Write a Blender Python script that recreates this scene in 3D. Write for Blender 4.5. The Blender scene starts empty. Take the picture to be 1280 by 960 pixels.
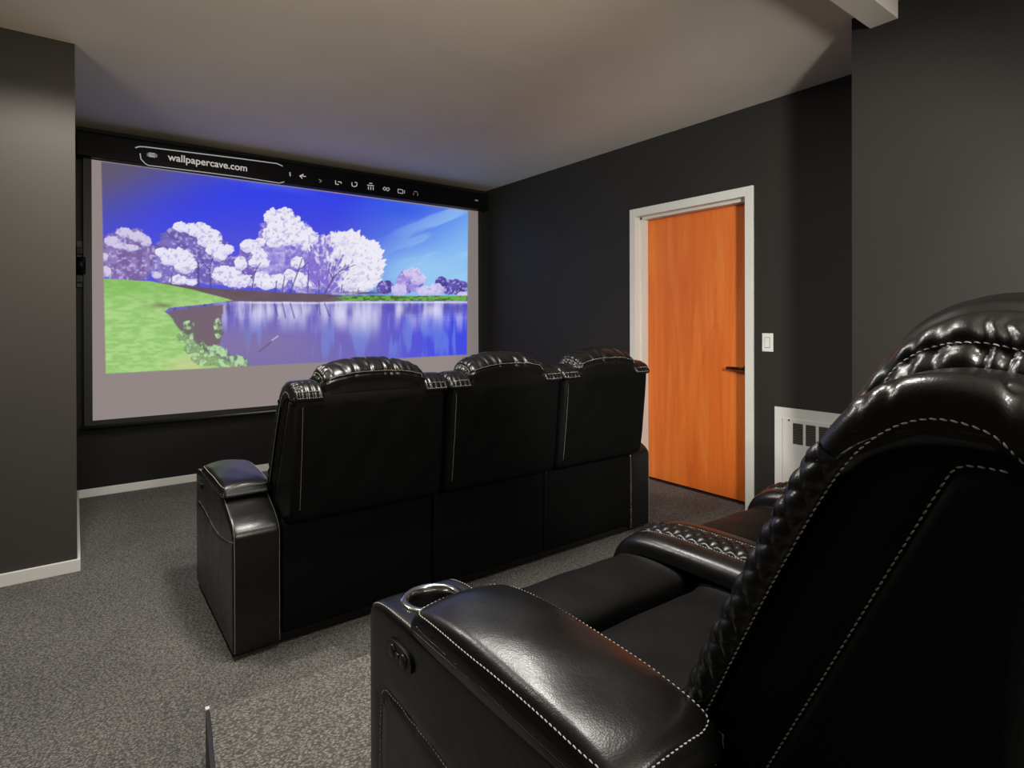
import bpy, bmesh, math, random
import numpy as np
from mathutils import Vector, Matrix
PI = math.pi
random.seed(4)
SC = bpy.context.scene
COL = SC.collection

# ------------------------------------------------------------------ helpers
def link(o, parent=None, loc=(0, 0, 0)):
    COL.objects.link(o)
    o.location = loc
    if parent: o.parent = parent
    return o
def mesh_obj(name, verts, faces, mat, parent=None, smooth=True, mats=None, fm=None):
    me = bpy.data.meshes.new(name)
    me.from_pydata([tuple(map(float, v)) for v in verts], [], faces)
    me.materials.append(mat)
    if mats:
        for m in mats: me.materials.append(m)
    if fm: me.polygons.foreach_set('material_index', fm)
    if smooth: me.polygons.foreach_set('use_smooth', [True] * len(me.polygons))
    bm = bmesh.new(); bm.from_mesh(me)
    bmesh.ops.recalc_face_normals(bm, faces=bm.faces)
    bm.to_mesh(me); bm.free()
    me.update()
    return link(bpy.data.objects.new(name, me), parent)
def tag(o, label=None, cat=None, group=None, kind=None):
    if label: o['label'] = label
    if cat: o['category'] = cat
    if group: o['group'] = group
    if kind: o['kind'] = kind
    return o
class MB:
    """collects boxes / prisms / tubes into one mesh"""
    def __init__(s): s.v = []; s.f = []
    def box(s, a, b, bev=0):
        bm = bmesh.new()
        bmesh.ops.create_cube(bm, size=1)
        for v in bm.verts:
            v.co = Vector([(a[i] + b[i]) / 2 + v.co[i] * (b[i] - a[i]) for i in range(3)])
        if bev:
            bmesh.ops.bevel(bm, geom=bm.edges[:], offset=bev, segments=3, profile=.5, affect='EDGES')
        s.add(bm); return s
    def add(s, bm, M=None):
        n = len(s.v); bm.verts.index_update()
        for v in bm.verts:
            c = M @ v.co if M else v.co
            s.v.append(tuple(c))
        for f in bm.faces: s.f.append([n + v.index for v in f.verts])
        bm.free()
    def prism(s, pts, axis, a, b):
        """polygon pts (2D) extruded along axis between a and b"""
        n = len(s.v); k = len(pts)
        for t in (a, b):
            for p in pts:
                q = list(p); q.insert(axis, t); s.v.append(tuple(q))
        s.f.append([n + i for i in range(k)][::-1]); s.f.append([n + k + i for i in range(k)])
        for i in range(k): j = (i + 1) % k; s.f.append([n + i, n + j, n + k + j, n + k + i])
        return s
    def tube(s, pts, r, seg=10, rr=None):
        n0 = len(s.v); pts = [Vector(p) for p in pts]
        for i, p in enumerate(pts):
            t = (pts[min(i + 1, len(pts) - 1)] - pts[max(i - 1, 0)]).normalized()
            u = t.cross(Vector((0, 0, 1)))
            if u.length < .1: u = t.cross(Vector((0, 1, 0)))
            u.normalize(); w = t.cross(u)
            R = rr[i] if rr else r
            for k in range(seg):
                a = 2 * PI * k / seg; s.v.append(tuple(p + (u * math.cos(a) + w * math.sin(a)) * R))
        for i in range(len(pts) - 1):
            for k in range(seg):
                a = n0 + i * seg + k; b = n0 + i * seg + (k + 1) % seg
                s.f.append([a, b, b + seg, a + seg])
        s.f.append([n0 + k for k in range(seg)][::-1]); s.f.append([n0 + (len(pts) - 1) * seg + k for k in range(seg)])
        return s
    def lathe(s, prof, c, seg=48, axis=2):
        n0 = len(s.v)
        for (r, z) in prof:
            for k in range(seg):
                a = 2 * PI * k / seg
                q = [r * math.cos(a), r * math.sin(a)]; q.insert(axis, z)
                s.v.append(tuple(c[i] + q[i] for i in range(3)))
        for i in range(len(prof) - 1):
            for k in range(seg):
                a = n0 + i * seg + k; b = n0 + i * seg + (k + 1) % seg
                s.f.append([a, b, b + seg, a + seg])
        return s
    def build(s, name, mat, parent=None, smooth=False):
        o = mesh_obj(name, s.v, s.f, mat, parent, smooth)
        return o

# ------------------------------------------------------------------ materials
def srgb(r, g, b):
    f = lambda c: (c / 255 / 12.92) if c / 255 <= .04045 else ((c / 255 + .055) / 1.055) ** 2.4
    return (f(r), f(g), f(b), 1)
def mat(name, col, rough=.5, metal=0, emis=None, es=0, spec=.5, coat=0):
    m = bpy.data.materials.new(name); m.use_nodes = True
    b = m.node_tree.nodes['Principled BSDF']
    b.inputs['Base Color'].default_value = col
    b.inputs['Roughness'].default_value = rough
    b.inputs['Metallic'].default_value = metal
    b.inputs['Specular IOR Level'].default_value = spec
    b.inputs['Coat Weight'].default_value = coat
    if emis: b.inputs['Emission Color'].default_value = emis; b.inputs['Emission Strength'].default_value = es
    return m
class NT:
    def __init__(s, m): s.t = m.node_tree; s.n = s.t.nodes; s.b = s.n['Principled BSDF']
    def new(s, k, **kw):
        n = s.n.new(k)
        for a, v in kw.items():
            if a in n.inputs: n.inputs[a].default_value = v
            else: setattr(n, a, v)
        return n
    def l(s, a, b): s.t.links.new(a, b)
def coords(N, scale=(1, 1, 1)):
    tc = N.new('ShaderNodeTexCoord'); mp = N.new('ShaderNodeMapping')
    mp.inputs['Scale'].default_value = scale
    N.l(tc.outputs['Object'], mp.inputs['Vector'])
    return mp.outputs['Vector']
def ramp(N, fac, stops):
    r = N.new('ShaderNodeValToRGB'); e = r.color_ramp.elements
    while len(e) < len(stops): e.new(.5)
    for i, (p, c) in enumerate(stops): e[i].position = p; e[i].color = c
    N.l(fac, r.inputs['Fac']); return r.outputs['Color']

def leather_mat(name, base, r0, r1, bump=.12, low=.35):
    m = mat(name, base, .3, spec=.5)
    N = NT(m); v = coords(N)
    n1 = N.new('ShaderNodeTexNoise', Scale=9.0, Detail=4.0, Roughness=.55); N.l(v, n1.inputs['Vector'])
    mr = N.new('ShaderNodeMapRange'); mr.inputs['To Min'].default_value = r0; mr.inputs['To Max'].default_value = r1
    mr.inputs['From Min'].default_value = .3; mr.inputs['From Max'].default_value = .7
    N.l(n1.outputs['Fac'], mr.inputs['Value']); N.l(mr.outputs['Result'], N.b.inputs['Roughness'])
    vo = N.new('ShaderNodeTexVoronoi', Scale=420.0); N.l(v, vo.inputs['Vector'])
    n2 = N.new('ShaderNodeTexNoise', Scale=16.0, Detail=5.0, Roughness=.6); N.l(v, n2.inputs['Vector'])
    b1 = N.new('ShaderNodeBump', Strength=bump, Distance=.0009); N.l(vo.outputs['Distance'], b1.inputs['Height'])
    b2 = N.new('ShaderNodeBump', Strength=low, Distance=.006); N.l(n2.outputs['Fac'], b2.inputs['Height'])
    N.l(b1.outputs['Normal'], b2.inputs['Normal']); N.l(b2.outputs['Normal'], N.b.inputs['Normal'])
    return m
LEATHER = leather_mat('black_leather', (.0048, .0046, .0043, 1), .26, .35, .12, .16)
SEATLTH = leather_mat('seat_leather', (.0042, .0041, .0039, 1), .46, .56, .1, .3)
SEATLTH.node_tree.nodes['Principled BSDF'].inputs['Specular IOR Level'].default_value = .18
BACKLTH = leather_mat('back_vinyl', (.0022, .0022, .0022, 1), .50, .62, .2, .3)
BACKLTH.node_tree.nodes['Principled BSDF'].inputs['Specular IOR Level'].default_value = .13
THREAD = mat('thread', srgb(178, 175, 165), .6)
PLASTIC = mat('black_plastic', (.006, .006, .006, 1), .4)
CHROME = mat('chrome', srgb(205, 205, 200), .16, 1)
CUPIN = mat('cup_inside', (.01, .01, .01, 1), .25)

def paint_mat(name, col, rough=.6, bump=.05, scale=180., spec=.4, var=.06):
    m = mat(name, col, rough, spec=spec); N = NT(m); v = coords(N)
    n = N.new('ShaderNodeTexNoise', Scale=scale, Detail=3.0); N.l(v, n.inputs['Vector'])
    b = N.new('ShaderNodeBump', Strength=bump, Distance=.002); N.l(n.outputs['Fac'], b.inputs['Height'])
    N.l(b.outputs['Normal'], N.b.inputs['Normal'])
    n2 = N.new('ShaderNodeTexNoise', Scale=1.3, Detail=3.0); N.l(v, n2.inputs['Vector'])
    c0 = tuple(c * (1 - var) for c in col[:3]) + (1,); c1 = tuple(c * (1 + var) for c in col[:3]) + (1,)
    N.l(ramp(N, n2.outputs['Fac'], [(.3, c0), (.7, c1)]), N.b.inputs['Base Color'])
    return m
WALL = paint_mat('charcoal_paint', (.045, .0405, .0345, 1), .62, spec=.3)  # one charcoal paint throughout; tone per wall stands in for light reaching it
WALLP = paint_mat('charcoal_paint_pillar_dim', (.0165, .0150, .013, 1), .62, spec=.25)
WALLR = paint_mat('charcoal_paint_side_dim', (.022, .0205, .0165, 1), .62, spec=.3)
WALLF = paint_mat('charcoal_paint_front_dim', (.010, .010, .0098, 1), .6, spec=.25)  # same charcoal paint, darkened to imitate the dim front wall
CEIL = paint_mat('ceiling_paint', (.70, .655, .56, 1), .8, .08)
WHITE = paint_mat('white_trim', (.72, .71, .67, 1), .35, .02)
STEEL = paint_mat('white_steel', (.66, .66, .61, 1), .35, .02)
def carpet_mat(name='loop_carpet', rz=.2, gain=.96):
    m = mat(name, srgb(120, 116, 108), .95, spec=.1); N = NT(m); v = coords(N, (1, 1, 1))
    nd = N.new('ShaderNodeTexNoise', Scale=45.0, Detail=2.0); N.l(v, nd.inputs['Vector'])
    add = N.new('ShaderNodeVectorMath', operation='MULTIPLY_ADD'); add.inputs[1].default_value = (.011,) * 3
    N.l(nd.outputs['Color'], add.inputs[0]); N.l(v, add.inputs[2])
    mp = N.new('ShaderNodeMapping'); mp.inputs['Rotation'].default_value = (0, 0, rz); mp.inputs['Scale'].default_value = (1, 1.35, 1)
    N.l(add.outputs[0], mp.inputs['Vector'])
    vo = N.new('ShaderNodeTexVoronoi', Scale=118.0, Randomness=.8); N.l(mp.outputs[0], vo.inputs['Vector'])
    nc = N.new('ShaderNodeTexNoise', Scale=90.0, Detail=3.0); N.l(v, nc.inputs['Vector'])
    nl = N.new('ShaderNodeTexNoise', Scale=2.2, Detail=4.0); N.l(v, nl.inputs['Vector'])
    c1 = ramp(N, vo.outputs['Distance'], [(.10, srgb(150, 147, 141)), (.65, srgb(88, 86, 83))])
    c2 = ramp(N, nc.outputs['Fac'], [(.32, (.74 * gain,) * 3 + (1,)), (.7, (1.18 * gain,) * 3 + (1,))])
    c3 = ramp(N, nl.outputs['Fac'], [(.3, (.86, .86, .86, 1)), (.7, (1.1, 1.1, 1.1, 1))])
    mx = N.new('ShaderNodeMix', data_type='RGBA', blend_type='MULTIPLY'); mx.inputs[0].default_value = 1
    N.l(c1, mx.inputs[6]); N.l(c2, mx.inputs[7])
    mx2 = N.new('ShaderNodeMix', data_type='RGBA', blend_type='MULTIPLY'); mx2.inputs[0].default_value = 1
    N.l(mx.outputs[2], mx2.inputs[6]); N.l(c3, mx2.inputs[7]); N.l(mx2.outputs[2], N.b.inputs['Base Color'])
    b = N.new('ShaderNodeBump', Strength=.9, Distance=.006, invert=True); N.l(vo.outputs['Distance'], b.inputs['Height'])
    N.l(b.outputs['Normal'], N.b.inputs['Normal'])
    return m
CARPET = carpet_mat()
CARPET2 = carpet_mat('riser_carpet', 1.1, 1.10)
def door_mat():
    m = mat('orange_stained_wood', srgb(205, 95, 30), .42); N = NT(m)
    v = coords(N, (1, 7, .55)); n1 = N.new('ShaderNodeTexNoise', Scale=1.6, Detail=5.0, Distortion=1.2); N.l(v, n1.inputs['Vector'])
    v2 = coords(N, (1, 90, 2.2)); n2 = N.new('ShaderNodeTexNoise', Scale=2.5, Detail=4.0); N.l(v2, n2.inputs['Vector'])
    c1 = ramp(N, n1.outputs['Fac'], [(.3, srgb(212, 104, 36)), (.5, srgb(222, 114, 42)), (.75, srgb(230, 130, 56))])
    c2 = ramp(N, n2.outputs['Fac'], [(.35, (.95, .94, .93, 1)), (.65, (1.02, 1.02, 1.02, 1))])
    mx = N.new('ShaderNodeMix', data_type='RGBA', blend_type='MULTIPLY'); mx.inputs[0].default_value = 1
    N.l(c1, mx.inputs[6]); N.l(c2, mx.inputs[7])
    # darker cathedral figure rising through the middle of the veneer
    tc = N.new('ShaderNodeTexCoord'); sp = N.new('ShaderNodeSeparateXYZ'); N.l(tc.outputs['Object'], sp.inputs[0])
    nw = N.new('ShaderNodeTexNoise', Scale=3.0, Detail=3.0); N.l(tc.outputs['Object'], nw.inputs['Vector'])
    def M(op, a, b=None):
        k = N.new('ShaderNodeMath', operation=op)
        for i, q in enumerate((a, b)):
            if q is None: continue
            if isinstance(q, (int, float)): k.inputs[i].default_value = q
            else: N.l(q, k.inputs[i])
        return k.outputs[0]
    dy = M('ABSOLUTE', M('SUBTRACT', sp.outputs['Y'], .30))
    wid = M('MULTIPLY', M('POWER', M('MAXIMUM', M('SUBTRACT', 1.22, sp.outputs['Z']), 0.0001), .5), .22)
    wob = M('MULTIPLY', M('SUBTRACT', nw.outputs['Fac'], .5), .16)
    e = M('SUBTRACT', M('ADD', dy, wob), wid)
    inside = ramp(N, M('ADD', M('MULTIPLY', e, 8.0), .5), [(.35, (.93, .87, .80, 1)), (.46, (.82, .73, .62, 1)), (.53, (1, 1, 1, 1))])
    mx2 = N.new('ShaderNodeMix', data_type='RGBA', blend_type='MULTIPLY'); mx2.inputs[0].default_value = .5
    N.l(mx.outputs[2], mx2.inputs[6]); N.l(inside, mx2.inputs[7]); N.l(mx2.outputs[2], N.b.inputs['Base Color'])
    return m
DOORW = door_mat()
BRONZE = mat('dark_bronze', srgb(58, 48, 42), .3, .9)
SCREENW = mat('matte_white_screen', (.62, .56, .55, 1), .9, spec=.05)
BLACKM = mat('matte_black', (.008, .008, .008, 1), .55)
BLACKG = mat('black_case', (.003, .003, .003, 1), .45, spec=.15)
GREYM = mat('dark_metal', srgb(70, 72, 68), .35, .8)
DARKSLOT = mat('slot_black', (.006, .006, .006, 1), .6)
GLOW = mat('projected_white', (.2, .2, .2, 1), .8, emis=(1, .93, .88, 1), es=.42)
GLOWD = mat('projected_dim', (.1, .1, .1, 1), .8, emis=(1, .93, .88, 1), es=.12)

# ------------------------------------------------------------------ camera (1280x960 frame)
F_PX, YAW, PIT, ROL, CY, H = 726.92, .9261, -.0027, -.0026, 404.12, 1.24
s_, c_ = math.sin(YAW), math.cos(YAW)
right = Vector((s_, -c_, 0)); fwd0 = Vector((c_, s_, 0)); up0 = Vector((0, 0, 1))
fwd = fwd0 * math.cos(PIT) + up0 * math.sin(PIT); up1 = -fwd0 * math.sin(PIT) + up0 * math.cos(PIT)
R_ = right * math.cos(ROL) + up1 * math.sin(ROL); U_ = -right * math.sin(ROL) + up1 * math.cos(ROL)
cam = bpy.data.cameras.new('camera'); co = bpy.data.objects.new('camera', cam); COL.objects.link(co)
cam.sensor_width = 36; cam.lens = 36 * F_PX / 1280; cam.shift_y = -(480 - CY) / 1280; cam.clip_start = .02
co.matrix_world = Matrix(((R_.x, U_.x, -fwd.x, 0), (R_.y, U_.y, -fwd.y, 0), (R_.z, U_.z, -fwd.z, H), (0, 0, 0, 1)))
SC.camera = co

# ------------------------------------------------------------------ room
XW, YF, ZC = 3.503, 5.122, 2.63
XL, YB = -1.3, -2.3
LP_X, LP_Y = .005, 3.628           # left pillar corner
RP_X, RP_Y = 2.862, 1.20           # right pillar corner
def struct(o): o['kind'] = 'structure'; return o
struct(MB().box((XL - .1, YB - .1, -.12), (XW + .5, YF + .1, 0)).build('floor', CARPET))
struct(MB().box((XL - .1, YB - .1, ZC), (XW + .5, YF + .1, ZC + .1)).build('ceiling', CEIL))
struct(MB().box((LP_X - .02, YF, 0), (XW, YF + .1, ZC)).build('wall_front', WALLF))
struct(MB().box((XL - .1, YB - .1, 0), (RP_X, YB, ZC)).build('wall_back', WALL))
struct(MB().box((XL - .1, YB, 0), (XL, LP_Y, ZC)).build('wall_left', WALL))
struct(MB().box((XL - .1, LP_Y, 0), (LP_X, YF + .1, ZC)).build('wall_left_pillar', WALL))
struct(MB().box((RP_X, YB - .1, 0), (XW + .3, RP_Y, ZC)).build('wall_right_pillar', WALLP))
# door opening in the right wall
DY0, DY1, DZ = 2.105, 3.055, 2.065
mb = MB()
mb.box((XW, RP_Y, 0), (XW + .3, DY0, ZC)); mb.box((XW, DY1, 0), (XW + .3, YF + .1, ZC)); mb.box((XW, DY0, DZ), (XW + .3, DY1, ZC))
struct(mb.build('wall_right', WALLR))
struct(MB().box((1.5, 1.012, 2.553), (RP_X, 1.122, ZC)).build('trim_1', CEIL))
# baseboards
def bboard(name, a, b):
    return struct(MB().box(a, b, .003).build(name, WHITE))
bboard('baseboard_front', (LP_X, YF - .014, 0), (XW, YF, .058))
bboard('baseboard_left_pillar', (XL, LP_Y - .014, 0), (LP_X + .014, LP_Y, .062))
bboard('baseboard_left_return', (LP_X, LP_Y, 0), (LP_X + .014, YF - .014, .062))

# door, hollow-metal frame
LX = 3.625
fr = MB()
# casing faces (narrow return + stop) as extruded L-profile around opening
CW = .055
fr.box((XW - .014, DY0 - CW + .01, 0), (XW + .002, DY0 + .012, DZ + CW - .005), .002)
fr.box((XW - .014, DY1 - .012, 0), (XW + .002, DY1 + CW - .01, DZ + CW - .005), .002)
fr.box((XW - .014, DY0 + .012, DZ - .012), (XW + .002, DY1 - .012, DZ + CW - .005), .002)
fr.box((XW, DY0, 0), (XW + .16, DY0 + .012, DZ)); fr.box((XW, DY1 - .012, 0), (XW + .16, DY1, DZ)); fr.box((XW, DY0, DZ - .012), (XW + .16, DY1, DZ))
# door stop
fr.box((XW + .045, DY0 + .01, 0), (LX - .004, DY0 + .020, DZ - .01)); fr.box((XW + .045, DY1 - .030, 0), (LX - .004, DY1 - .01, DZ - .01)); fr.box((XW + .045, DY0 + .01, DZ - .030), (LX - .004, DY1 - .01, DZ - .01))
door_frame = struct(fr.build('door_1', STEEL))
leafm = MB().box((0, 0, 0), (.04, DY1 - DY0 - .034, DZ - .045), .002)
leaf = leafm.build('door_leaf', DOORW, door_frame); leaf.location = (LX, DY0 + .017, .014)
hm = MB()
hy, hz = DY0 + .070, .918
hm.lathe([(.0, -.012), (.024, -.012), (.026, -.006), (.026, 0)], (LX, hy, hz), 32, 0)
hm.tube([(LX, hy, hz), (LX - .05, hy, hz)], .010, 14)
hm.tube([(LX - .046, hy - .006, hz), (LX - .052, hy + .03, hz + .001), (LX - .052, hy + .075, hz + .002), (LX - .047, hy + .130, hz)], .011, 14)
hm.box((LX - .008, hy - .03, hz - .02), (LX, hy + .03, hz + .02), .003)
hm.build('door_handle', BRONZE, door_frame, True)
MB().box((LX - .02, DY0 + .012, 0), (LX + .06, DY1 - .012, .006)).build('threshold', BLACKM, door_frame)
struct(MB().box((XW + .165, DY0 - .2, 0), (XW + .30, DY1 + .2, ZC)).build('wall_right_hallway', BLACKM))

# light switch
sw = bpy.data.objects.new('light_switch', None); link(sw, None, (XW, 1.966, 1.105))
tag(sw, 'white rocker light switch on the dark wall right of the orange door', 'light switch')
MB().box((-.007, -.036, -.058), (0, .036, .058), .0025).build('switch_plate', WHITE, sw)
MB().box((-.0085, -.018, -.034), (-.006, .018, .034), .0006).build('switch_frame', mat('switch_gap', srgb(120, 118, 110), .5), sw)
MB().prism([(-.008, -.031), (-.0135, -.031), (-.0095, .0), (-.0115, .031), (-.008, .031)], 1, -.0155, .0155).build('rocker', WHITE, sw)

# wall heater panel
ht = bpy.data.objects.new('wall_heater', None); link(ht, None, (XW, RP_Y + .012, 0))
tag(ht, 'white steel wall heater panel with louvred grilles low on the wall beside the switch', 'heater')
HL = 1.918 - RP_Y - .012; HH = .707
HW_ = paint_mat('heater_white', (.60, .60, .56, 1), .4, .02)
MB().box((-.012, 0, .0), (0, HL, HH), .002).build('cover_panel', HW_, ht)
MB().box((-.019, -.0, .05), (-.010, HL - .055, HH - .062), .002).build('access_panel', HW_, ht)
g = MB()
def on_wall(px, py):
    r = (px - 640) / F_PX; X = s_ * r + c_; Y = -c_ * r + s_; d = XW / X
    return Y * d, H - (py - 404.4) * d / F_PX
cells = [(993, 1005.5), (1009, 1021.5), (1025.3, 1038.2), (1042, 1056), (1060, 1075)]
zt = on_wall(993, 531)[1] - .002; zb = on_wall(993, 557.5)[1]
for ci, (a, b) in enumerate(cells):
    ya = on_wall(a, 530)[0] - ht.location.y; yb = on_wall(b, 530)[0] - ht.location.y
    bk = MB().box((-.0195, yb, zb), (-.0185, ya, zt)).build('grille_opening', DARKSLOT, ht)
    lv = MB(); n = 12
    for i in range(n):
        z = zb + (zt - zb) * (i + .5) / n
        lv.prism([(-.0205, z - .0022), (-.0190, z - .0022), (-.0190, z + .0018), (-.0225, z - .0005)], 1, yb, ya)
    lv.build('louvres', mat('louvre_grey', srgb(100, 100, 94), .4) if ci == 0 else bpy.data.materials['louvre_grey'], ht)
for (a, b) in ((988, 528), (1040.5, 535)):
    y, z = on_wall(a, b)
    MB().lathe([(0, -.0225), (.004, -.0225), (.006, -.0195), (.006, -.0185)], (0, y - ht.location.y, z), 16, 0).build('screw', GREYM, ht, True)

# ------------------------------------------------------------------ riser platform
ZR = .17
def plat():
    c = (.295, 1.79); yb = YB + .003; RX = RP_X - .003; sl = .028 / .24
    xb = c[0] - (c[1] - yb) * sl
    pts = [(c[0], c[1]), (RX, c[1]), (RX, yb), (xb, yb)]
    m = MB(); n = 24
    # top with rounded nosing along the front
    prof = [(1.79 - .018 * (1 - math.cos(a)), ZR - .018 + .018 * math.sin(a)) for a in [0, .4, .8, 1.2, PI / 2]]
    prof = [(1.79 - (.018 - .018 * math.cos(a)), ZR - .018 + .018 * math.sin(a)) for a in [0, .4, .8, 1.2, PI / 2]]
    v = []; f = []
    ring = [(1.79, 0.0)] + prof + [(yb, ZR), (yb, 0.0)]
    for (y, z) in ring: v.append((c[0] - (c[1] - y) * sl, y, z))
    for (y, z) in ring: v.append((RX, y, z))
    k = len(ring)
    for i in range(k): j = (i + 1) % k; f.append([i, j, k + j, k + i])
    f.append(list(range(k))); f.append([k + i for i in range(k)][::-1])
    o = mesh_obj('seating_riser', v, f, CARPET2, None, False)
    tag(o, 'low carpeted riser platform under the rear row of seats', 'platform')
    # edging strip on the side
    def px(y): return c[0] - (c[1] - y) * sl
    e = MB(); n0 = 0
    for (y0, y1, nm, mt) in ((1.782, yb, 'edge_strip', BLACKM), (1.797, 1.783, 'edge_cap', WHITE)):
        vv = []; 
        for y in (y0, y1):
            x = px(y); vv += [(x - .011, y, 0), (x - .001, y, 0), (x - .001, y, ZR + .002), (x - .011, y, ZR + .002)]
        if nm == 'edge_cap':
            vv[0] = (vv[0][0], vv[0][1], ZR - .02); vv[1] = (vv[1][0], vv[1][1], ZR - .02); vv[4] = (vv[4][0], vv[4][1], ZR - .02); vv[5] = (vv[5][0], vv[5][1], ZR - .02)
            vv = [(a, b, cc + .003) for a, b, cc in vv]
        ff = [[0, 1, 2, 3], [7, 6, 5, 4], [0, 4, 5, 1], [1, 5, 6, 2], [2, 6, 7, 3], [3, 7, 4, 0]]
        mesh_obj(nm, vv, ff, mt, o, False)
    return o
plat()

# ------------------------------------------------------------------ upholstery tools
def smooth_loop(pts, n, rounds=3, closed=True):
    P = np.array(pts, float)
    for _ in range(rounds):
        if closed:
            Q = np.roll(P, -1, 0); P = np.stack([.75 * P + .25 * Q, .25 * P + .75 * Q], 1).reshape(-1, P.shape[1])
        else:
            A, B = P[:-1], P[1:]; M = np.stack([.75 * A + .25 * B, .25 * A + .75 * B], 1).reshape(-1, P.shape[1])
            P = np.vstack([P[:1], M, P[-1:]])
    if closed: P = np.vstack([P, P[:1]])
    d = np.r_[0, np.cumsum(np.linalg.norm(np.diff(P, axis=0), axis=1))]
    t = np.linspace(0, d[-1], n + 1 if closed else n)
    R = np.stack([np.interp(t, d, P[:, k]) for k in range(P.shape[1])], 1)
    return R[:-1] if closed else R
def slab(name, prof, x0, x1, r, mt, parent, n=120, nx=24, rings=10, K=6, bulge=0., side_bulge=0., deform=None, rounds=3, ax=0):
    """closed 2D profile (y,z) extruded along x with softly rounded ends. deform(V)->V on (N,3) array"""
    L = smooth_loop(prof, n, rounds)
    area = .5 * np.sum(L[:, 0] * np.roll(L[:, 1], -1) - np.roll(L[:, 0], -1) * L[:, 1])
    if area < 0: L = L[::-1]
    T = np.roll(L, -1, 0) - np.roll(L, 1, 0); T /= np.linalg.norm(T, axis=1)[:, None] + 1e-12
    Nn = np.stack([T[:, 1], -T[:, 0]], 1)       # outward
    C = L.mean(0)
    st = []
    for k in range(K + 1):
        a = PI / 2 * k / K; st.append((x0 + r * (1 - math.sin(a)), r * (1 - math.cos(a))))
    st = [(x0 + r * (1 - math.sin(PI / 2 * k / K)), r * (1 - math.cos(PI / 2 * k / K))) for k in range(K, -1, -1)][:]
    st = [(x0 + r * (1 - math.sin(t)), r * (1 - math.cos(t))) for t in [PI / 2 * (K - k) / K for k in range(K + 1)]]
    # st[0]: x=x0, inset=r ; st[-1]: x=x0+r, inset 0
    left = [(x, i) for x, i in st]
    mid = [(x0 + r + (x1 - x0 - 2 * r) * k / nx, -bulge * math.sin(PI * k / nx) ** .6) for k in range(1, nx)]
    rightm = [(x1 - (x - x0), i) for x, i in left[::-1]]
    stations = left + mid + rightm
    V = []
    for t in [1 - k / rings for k in range(rings)]:        # left cap rings from the centre out
        I = (L - Nn * r); P = I * (1 - t) + C * t
        xx = x0 - side_bulge * math.sin(PI / 2 * t) ** .7
        V.append(np.column_stack([np.full(n, xx), P]))
    for x, i in stations: V.append(np.column_stack([np.full(n, x), L - Nn * i]))
    for t in [(k + 1) / rings for k in range(rings)]:
        I = (L - Nn * r); P = I * (1 - t) + C * t
        xx = x1 + side_bulge * math.sin(PI / 2 * t) ** .7
        V.append(np.column_stack([np.full(n, xx), P]))
    m = len(V); V = np.vstack(V)
    if deform: V = deform(V)
    if ax == 1: V = V[:, [1, 0, 2]]
    i = np.arange(n); j = (i + 1) % n; F = []
    for k in range(m - 1):
        F += np.column_stack([k * n + i, k * n + j, (k + 1) * n + j, (k + 1) * n + i]).tolist()
    o = mesh_obj(name, V, F, mt, parent)
    # merge the collapsed centre rings
    bm = bmesh.new(); bm.from_mesh(o.data); bmesh.ops.remove_doubles(bm, verts=bm.verts, dist=1e-5)
    bm.to_mesh(o.data); bm.free(); o.data.polygons.foreach_set('use_smooth', [True] * len(o.data.polygons))
    return o
def stitches(name, paths, parent, **kw):
    for p in paths: stitch_row(name, [p], parent, **kw)
def stitch_row(name, paths, parent, pitch=.0078, ln=.0058, r=.00092):
    """rows of short thread stitches along 3D polylines. paths: list of (points, normal or list of normals)"""
    V = []; Fc = []
    for pts, nrm in paths:
        P = np.array(pts, float)
        d = np.r_[0, np.cumsum(np.linalg.norm(np.diff(P, axis=0), axis=1))]
        k = int(d[-1] / pitch); NR = np.array(nrm, float)
        if NR.ndim == 1: NR = np.repeat(NR[None], len(P), 0)
        for q in range(k):
            a = q * pitch + (pitch - ln) / 2; b = a + ln
            A = Vector([np.interp(a, d, P[:, c]) for c in range(3)]); B = Vector([np.interp(b, d, P[:, c]) for c in range(3)])
            Nv = Vector([np.interp((a + b) / 2, d, NR[:, c]) for c in range(3)]).normalized()
            t = (B - A)
            if t.length < 1e-6 or t.length > .03: continue
            t.normalize(); s = t.cross(Nv).normalized(); n0 = len(V)
            skew = s * (r * .45)
            for (u, rr, h) in ((0, .35, -.2), (.22, .95, .35), (.5, 1.1, .6), (.78, .95, .35), (1, .35, -.2)):
                c = A.lerp(B, u) + Nv * (r * h) + skew * (u * 2 - 1)
                for w in range(5):
                    an = 2 * PI * w / 5; V.append(tuple(c + s * math.cos(an) * r * rr + Nv * math.sin(an) * r * rr))
            for g_ in range(4):
                for w in range(5):
                    a0 = n0 + g_ * 5 + w; b0 = n0 + g_ * 5 + (w + 1) % 5; Fc.append([a0, b0, b0 + 5, a0 + 5])
            Fc.append([n0 + w for w in range(5)]); Fc.append([n0 + 20 + w for w in range(5)])
    return mesh_obj(name, V, Fc, THREAD, parent)
def dist_poly(Y, Z, poly):
    D = np.full(len(Y), 9.)
    for (a, b) in zip(poly[:-1], poly[1:]):
        a = np.array(a); b = np.array(b); ab = b - a
        t = np.clip(((Y - a[0]) * ab[0] + (Z - a[1]) * ab[1]) / (ab @ ab), 0, 1)
        D = np.minimum(D, np.hypot(Y - a[0] - t * ab[0], Z - a[1] - t * ab[1]))
    return D

# ------------------------------------------------------------------ the three-seat recliner
AW = .172; SW = .655; W = AW * 2 + SW * 3       # 2.309 wide
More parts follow.
